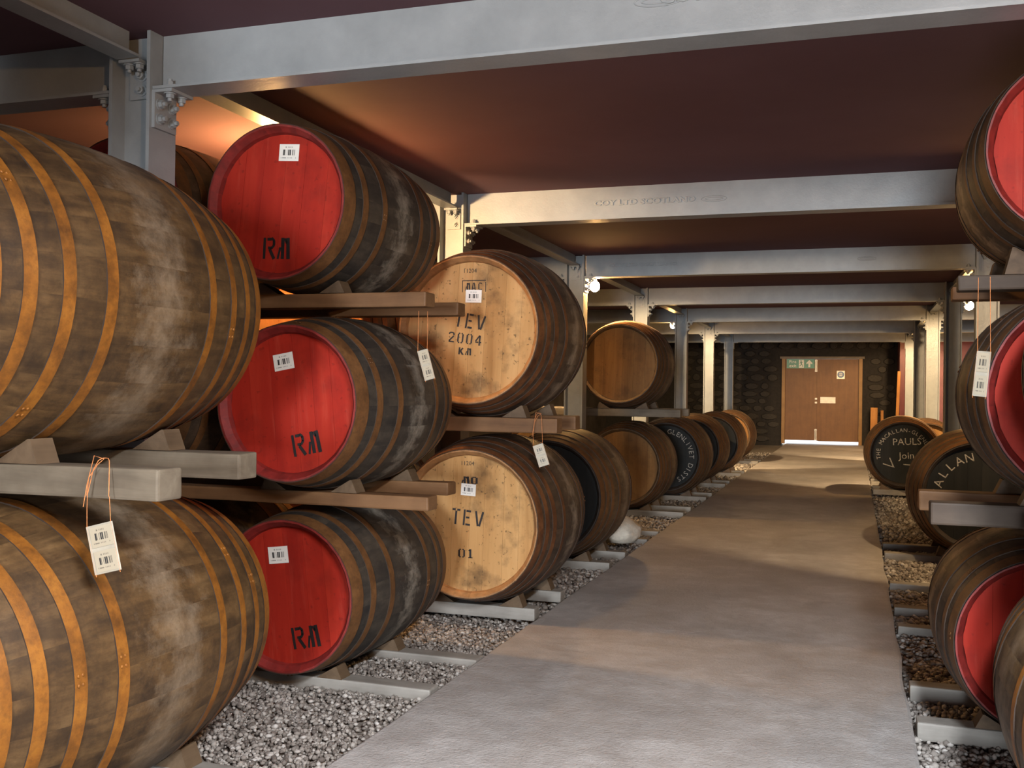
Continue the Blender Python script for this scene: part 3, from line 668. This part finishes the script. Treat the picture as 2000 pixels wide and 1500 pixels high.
rails('the top red-ended cask at the right edge', .79, 2.215, 4.13, 1.05, .385, .342, .385, 2.4, .06, 'rail_dark', (.30, .88), (0, .03), mat2='rail_brown', gap=.05)
cask('big', .815, .40, 2.80, 0, 1.05, .40, .345, 'grey-brown floor cask cut by the lower right corner', seed=27)
rails('the floor cask in the lower right corner', .815, .40, 2.80, 1.05, .40, .345, PR+.015, 2.4, .07, 'rail_floor', (.24, .78), floor=True)

cask('big', .955, 1.375, 2.80, 0, 1.05, .47, .40, 'grey-brown cask just showing at the right edge above the corner one', seed=28)
rails('the upper cask at the right edge', .955, 1.375, 2.80, 1.05, .47, .40, .55, 2.4, .085, 'rail_grey', (.24, .78))

for zz, lab in ((.44, 'lower'), (1.40, 'upper')):  # unseen pair added to keep direct light off the right stack
    cask('big', .98, zz, .25, 0, 1.15, .43, .37, f'added shade-casting brown cask right of the path beside the viewer, {lab} of two', seed=int(50+zz*10))
    rails(f'the {lab} added cask right beside the viewer', .98, zz, .25, 1.15, .43, .37, PR+.02, 2.4, .07, 'rail_floor' if zz < 1 else 'rail_brown', (.24, .76), floor=zz < 1, chk=(1, 1))

# ------------------------------------------------------------------ lamps
def lamp(x, y, z, label, side, arm=(0, 0, 0), bm='bulb', spot=1.0, aim=(0, 1, -.98)):
    """bare bulb on a holder, with an arm back to its column"""
    o = empty('bulb_lamp', (x, y, z-.05)); mb = MB(); n, m = 14, 10; v = []
    for i in range(m+1):
        a = math.pi*i/m; rr = .056*math.sin(a)*(1 if a > 1.2 else 1-.12*(1.2-a)); v += [(rr*math.cos(2*math.pi*k/n), rr*math.sin(2*math.pi*k/n), .05+.060*math.cos(a)) for k in range(n)]
    mb.add(v, [(i*n+k, (i+1)*n+k, (i+1)*n+(k+1) % n, i*n+(k+1) % n) for i in range(m) for k in range(n)], 0, True)
    link('bulb', mb.mesh('bulb', bm), o)
    link('lamp_holder', MB().cyl((0, 0, .106), (0, 0, .145), .024, .020, 12).cyl((0, 0, .145), (0, 0, .156), .034, .034, 12).mesh('lamp_holder', 'holder'), o)
    ax, ay, az = arm
    link('bracket', MB().tube([(0, 0, .152), (0, 0, .175), (ax*.4, ay*.4, .185), (ax, ay, az+.185)], .007, 8).mesh('bracket', 'steel'), o)
    pts = [(0, .004, .16)] + [(ax*t, ay*t+.012, .16-.06*math.sin(math.pi*t)+.03*t) for t in np.linspace(.1, 1, 9)]
    link('cable', MB().tube(pts, .0045, 6).mesh('cable', 'black'), o)
    if spot:
        # the silvered back of the bulb throws most of its light down the aisle
        d = bpy.data.lights.new('bulb_beam', 'SPOT'); d.energy = SPOT_POWER*spot; d.color = SPOT_COL; d.spot_size = math.radians(96); d.spot_blend = .25; d.shadow_soft_size = .03
        so = bpy.data.objects.new('bulb_beam', d); COL.objects.link(so); so.parent = o; so.location = (0, .065, .05)
        so.rotation_euler = Vector(aim).to_track_quat('-Z', 'Y').to_euler()
    tag(o, label, 'lamp', 'bare bulbs on the columns')
lamp(-3.19, 5.19, 2.43, 'bare bulb hung above the oak-ended casks behind the top red-ended cask', 1, (.36, 0, .072), 'bulb_strong', .3, (.3, 1, -.6))
lamp(-2.66, 10.70, 2.435, 'glowing bare bulb on the third left column', 1, (-.07, -.09, -.03))
lamp(-2.985, 17.66, 2.47, 'small bright bulb beside the fifth left column', -1, (.09, -.08, -.06))
lamp(1.375, 14.2, 2.46, 'bright bulb beside the right column below the top right timber rails', 1, (-.12, -.09, -.05))
lamp(1.30, 7.25, 2.36, 'bare bulb above the right casks outside the picture', 1, (-.12, -.1, 0), 'bulb_weak', .3)
lamp(1.36, 21.2, 2.42, 'bare bulb hidden behind the far right columns', 1, (-.1, -.1, 0))
lamp(1.05, .0, 2.36, 'bare bulb on the right, beside the viewer', 1, (.1, .0, 0), 'bulb_strong2', 0)
lamp(1.36, 24.75, 2.42, 'added bare bulb hidden behind the farthest right columns, brightening the door', 1, (-.1, -.1, 0), 'bulb', .2)  # extra bulb added out of sight to brighten the far door
def added_tube_lamp(x, y, label):  # body for the added floor light, out of view
    o = empty('added_fluorescent_lamp', (x, y, ZT-.129))
    link('housing', MB().prism([(-.09, .08), (-.06, .06), (.06, .06), (.09, .08), (.07, .128), (-.07, .128)], -.78, .78).mesh('housing', 'shade'), o)
    for sx in (-.04, .04):
        link('tube', MB().cyl((sx, -.74, .03), (sx, .74, .03), .013, n=10).mesh('tube', 'tube'), o)
        link('end_cap', MB().cyl((sx, -.77, .03), (sx, -.74, .03), .016, n=10).box(sx-.012, sx+.012, -.775, -.755, .03, .07).mesh('end_cap', 'holder'), o)
        link('end_cap', MB().cyl((sx, .74, .03), (sx, .77, .03), .016, n=10).box(sx-.012, sx+.012, .755, .775, .03, .07).mesh('end_cap', 'holder'), o)
    tag(o, label, 'lamp')
added_tube_lamp(.70, .7, 'added twin tube ceiling lamp above the viewer, lighting the floor')

# ------------------------------------------------------------------ far door and signs
d = link('door_1', MB().box(DX0, DX0+.085, YF-.05, YF+.25, 0, DZ-.05).box(DX1-.085, DX1, YF-.05, YF+.25, 0, DZ-.05).mesh('door_1', 'frame_wood'))
tag(d, 'brown double door with pine frame at the far end of the aisle', None, None, 'structure')
link('lintel', MB().box(DX0-.05, DX1+.05, YF-.07, YF+.2, DZ-.06, DZ).mesh('lintel', 'lintel'), d)
for a, b, z0 in ((DX0+.0855, -.9005, .095), (-.8995, DX1-.0855, .08)):
    lf = link('door_leaf', rbox(a, b, YF+.01, YF+.06, z0, DZ-.065, .004, 'door_wood', 'door_leaf'), d)
link('cover_strip', MB().box(-.935, -.855, YF-.004, YF+.012, .09, DZ-.07).mesh('cover_strip', 'door_wood'), d)
def bolt_bar(z0, z1):
    return MB().box(-.985, -.935, YF-.008, YF+.006, z0, z1).cyl((-.96, YF-.02, z0+.02), (-.96, YF-.02, z1-.02), .011, n=8).box(-.99, -.93, YF-.028, YF, z0, z0+.04).box(-.99, -.93, YF-.028, YF, z1-.05, z1-.01).mesh('flush_bolt', 'chrome')
link('flush_bolt', bolt_bar(1.90, 2.22), d); link('flush_bolt', bolt_bar(.10, .40), d)
link('lock_plate', MB().box(-.85, -.47, YF-.006, YF+.008, 1.08, 1.24).cyl((-.70, YF-.03, 1.165), (-.70, YF, 1.165), .022, n=10).mesh('lock_plate', 'chrome'), d)
link('keep', MB().box(-.985, -.93, YF-.022, YF, 1.07, 1.115).box(-.985, -.93, YF-.022, YF, 1.17, 1.215).mesh('keep', 'chrome'), d)
s = link('exit_sign', MB().box(-1.71, -1.00, YF-.002, YF+.009, 1.99, 2.23).mesh('exit_sign', 'sign_green'))
mb = MB(); yy = YF-.0045
add_text(mb, 'Fire', .12, -1.555, 2.125, yy); add_text(mb, 'exit', .12, -1.555, 2.02, yy)
link('wording', mb.mesh('wording', 'sign_white'), s)
mb = MB().box(-1.40, -1.27, YF-.004, YF-.002, 2.005, 2.215); link('doorway_pictogram', mb.mesh('doorway_pictogram', 'sign_white'), s)
mb = MB(); run = [(-1.355, 2.185, .016)]
for k in range(8): pass
mb.add([(-1.345+.016*math.cos(a), YF-.0048, 2.19+.016*math.sin(a)) for a in np.linspace(0, 6.28, 10)[:-1]], [tuple(range(9))])
for x0, z0, x1, z1, w in ((-1.345, 2.17, -1.335, 2.10, .03), (-1.335, 2.10, -1.305, 2.07, .018), (-1.305, 2.07, -1.30, 2.025, .016), (-1.337, 2.10, -1.36, 2.06, .018), (-1.36, 2.06, -1.39, 2.05, .016), (-1.34, 2.16, -1.30, 2.14, .014), (-1.34, 2.16, -1.38, 2.12, .014)):
    dv = Vector((x1-x0, z1-z0)); nn = Vector((-dv.y, dv.x)).normalized()*w/2
    mb.add([(x0-nn.x, YF-.0048, z0-nn.y), (x1-nn.x, YF-.0048, z1-nn.y), (x1+nn.x, YF-.0048, z1+nn.y), (x0+nn.x, YF-.0048, z0+nn.y)], [(0, 1, 2, 3)])
link('running_figure', mb.mesh('running_figure', 'sign_green'), s)
mb = MB(); mb.add([(-1.16, yy, 2.02), (-1.11, yy, 2.02), (-1.11, yy, 2.12), (-1.16, yy, 2.12)], [(0, 1, 2, 3)])
mb.add([(-1.21, yy, 2.10), (-1.16, yy, 2.12), (-1.11, yy, 2.12), (-1.06, yy, 2.10), (-1.06, yy, 2.135), (-1.135, yy, 2.21), (-1.21, yy, 2.135)], [(0, 1, 2, 3, 4, 5, 6)])
link('arrow', mb.mesh('arrow', 'sign_white'), s)
tag(s, 'green fire exit sign with up arrow on the left door leaf', 'sign')
s = link('notice_plate', MB().box(-.445, -.245, YF-.001, YF+.009, 1.72, 1.93).mesh('notice_plate', 'chrome'))
link('blue_disc', MB().cyl((-.345, YF-.001, 1.83), (-.345, YF-.006, 1.83), .085, n=28).mesh('blue_disc', 'sign_blue'), s)
mb = MB()
for k, w in enumerate((.07, .09, .09, .06)): mb.box(-.345-w/2, -.345+w/2, YF-.0075, YF-.0065, 1.865-k*.025, 1.877-k*.025)
link('wording', mb.mesh('wording', 'sign_white'), s)
tag(s, 'small square notice with blue disc on the right door leaf', 'sign')
# timbers leaning by the right of the door
for x, y, z1, w, lab, lean in ((.95, 26.2, 1.95, .07, 'tall orange timber leaning beside the maroon wall', .03), (.47, 27.75, 1.05, .17, 'short wide board standing right of the far door', .01), (.68, 27.78, .98, .07, 'narrow short board standing right of the far door', -.01)):
    o = link('loose_timber', rbox(-w/2, w/2, -.02, .02, 0, z1, .004, 'orange_wood', 'loose_timber'), None, (x, y, -.062), (0, lean, 0)); tag(o, lab, 'timber', 'loose timbers by the far door')

# ------------------------------------------------------------------ hanging tags
def hang_tag(top, w, h, tilt, turn, label, string_top, two=True, knot=True, depth=.055):
    """two bar-coded cards in a clear sleeve, hung on twine from a rail"""
    o = empty('hanging_tag', top, turn); body = link('sleeve', rbox(-w/2, w/2, -.0018, .0018, -h, 0, .0012, 'sleeve', 'sleeve'), o, (0, 0, 0), (0, tilt, 0))
    n = 2 if two else 1; ch = h/n
    for k in range(n):
        link('barcode_card', MB().box(-w*.40, w*.40, -.0006, .0006, -ch*.42, ch*.42).mesh('barcode_card', 'card'), body, (w*.03, -.0028, -ch*(k+.5)))
    c, s_ = math.cos(tilt), math.sin(tilt); mb = MB()
    for sx in (-1, 1):
        x = sx*w*.45; tl = (x*c, -.001, -x*s_); bt = (x*c-h*1.04*s_, -.001, -x*s_-h*1.04*c)
        mb.tube([(x*.9, -.004, string_top), (x*.95, -.003, string_top*.55), tl, bt], .0010, 5)
    r_ = (string_top, .07)
    if knot:
        pts = [(-w*.40, -.004, string_top)]
        for t in np.linspace(0, 1, 9): pts.append((-w*.40+w*.8*t, -.006+.03*math.sin(math.pi*t), string_top+.10*(1-(2*t-1)**4)))
        mb.tube(pts, .0012, 5)
        mb.tube([(-w*.42, -.006, string_top), (-w*.30, -.010, string_top+.05), (0, -.008, string_top+.085), (.02, -.008, string_top+.1), (-.01, -.01, string_top+.108), (-w*.35, -.012, string_top+.03), (-w*.5, -.01, string_top-.03)], .0012, 5)
    link('twine', mb.mesh('twine', 'string'), o); tag(o, label, 'tag', 'bar-coded tags hung from rails'); return o
hang_tag((-1.915, 2.25, .93), .088, .132, -.25, .0, 'double barcode tag on orange twine before the lower big brown cask', .075)
hang_tag((-1.80, 4.13, 1.475), .05, .135, -.28, .75, 'pale tag in plastic sleeve hanging before the middle red-ended cask', .17, True, False)
hang_tag((-1.685, 5.50, 1.0), .062, .125, -.32, .1, 'two-card tag on twine before the lower pale oak ended cask', .075)
hang_tag((.43, 3.93, 1.46), .05, .16, .1, -.5, 'pale tag in plastic sleeve against the middle right red-ended cask', .26, True, False)
# white sack beside the empty rails
bm = bmesh.new(); bmesh.ops.create_icosphere(bm, subdivisions=4, radius=1)
for v in bm.verts:
    p = v.co.copy(); k = 1+.10*noise.noise(p*1.8)+.05*noise.noise(p*4.5)
    x, y, z_ = p.x*.17*k, p.y*.22*k, p.z*.115*k
    if p.z > .55: x *= 1-.5*(p.z-.55); z_ += .10*max(0, p.z-.72)*(1 if p.x < .4 else .4)
    if z_ < -.085: z_ = -.085
    v.co = (x, y, z_+.006*noise.noise(p*11))
me = bpy.data.meshes.new('sack'); bm.to_mesh(me); bm.free(); me.materials.append(M['sack']); me.polygons.foreach_set('use_smooth', [True]*len(me.polygons))
o = link('sack', me, None, (-1.90, 8.72, .092)); tag(o, 'small white tied sack on the floor timbers beside the path', 'sack')
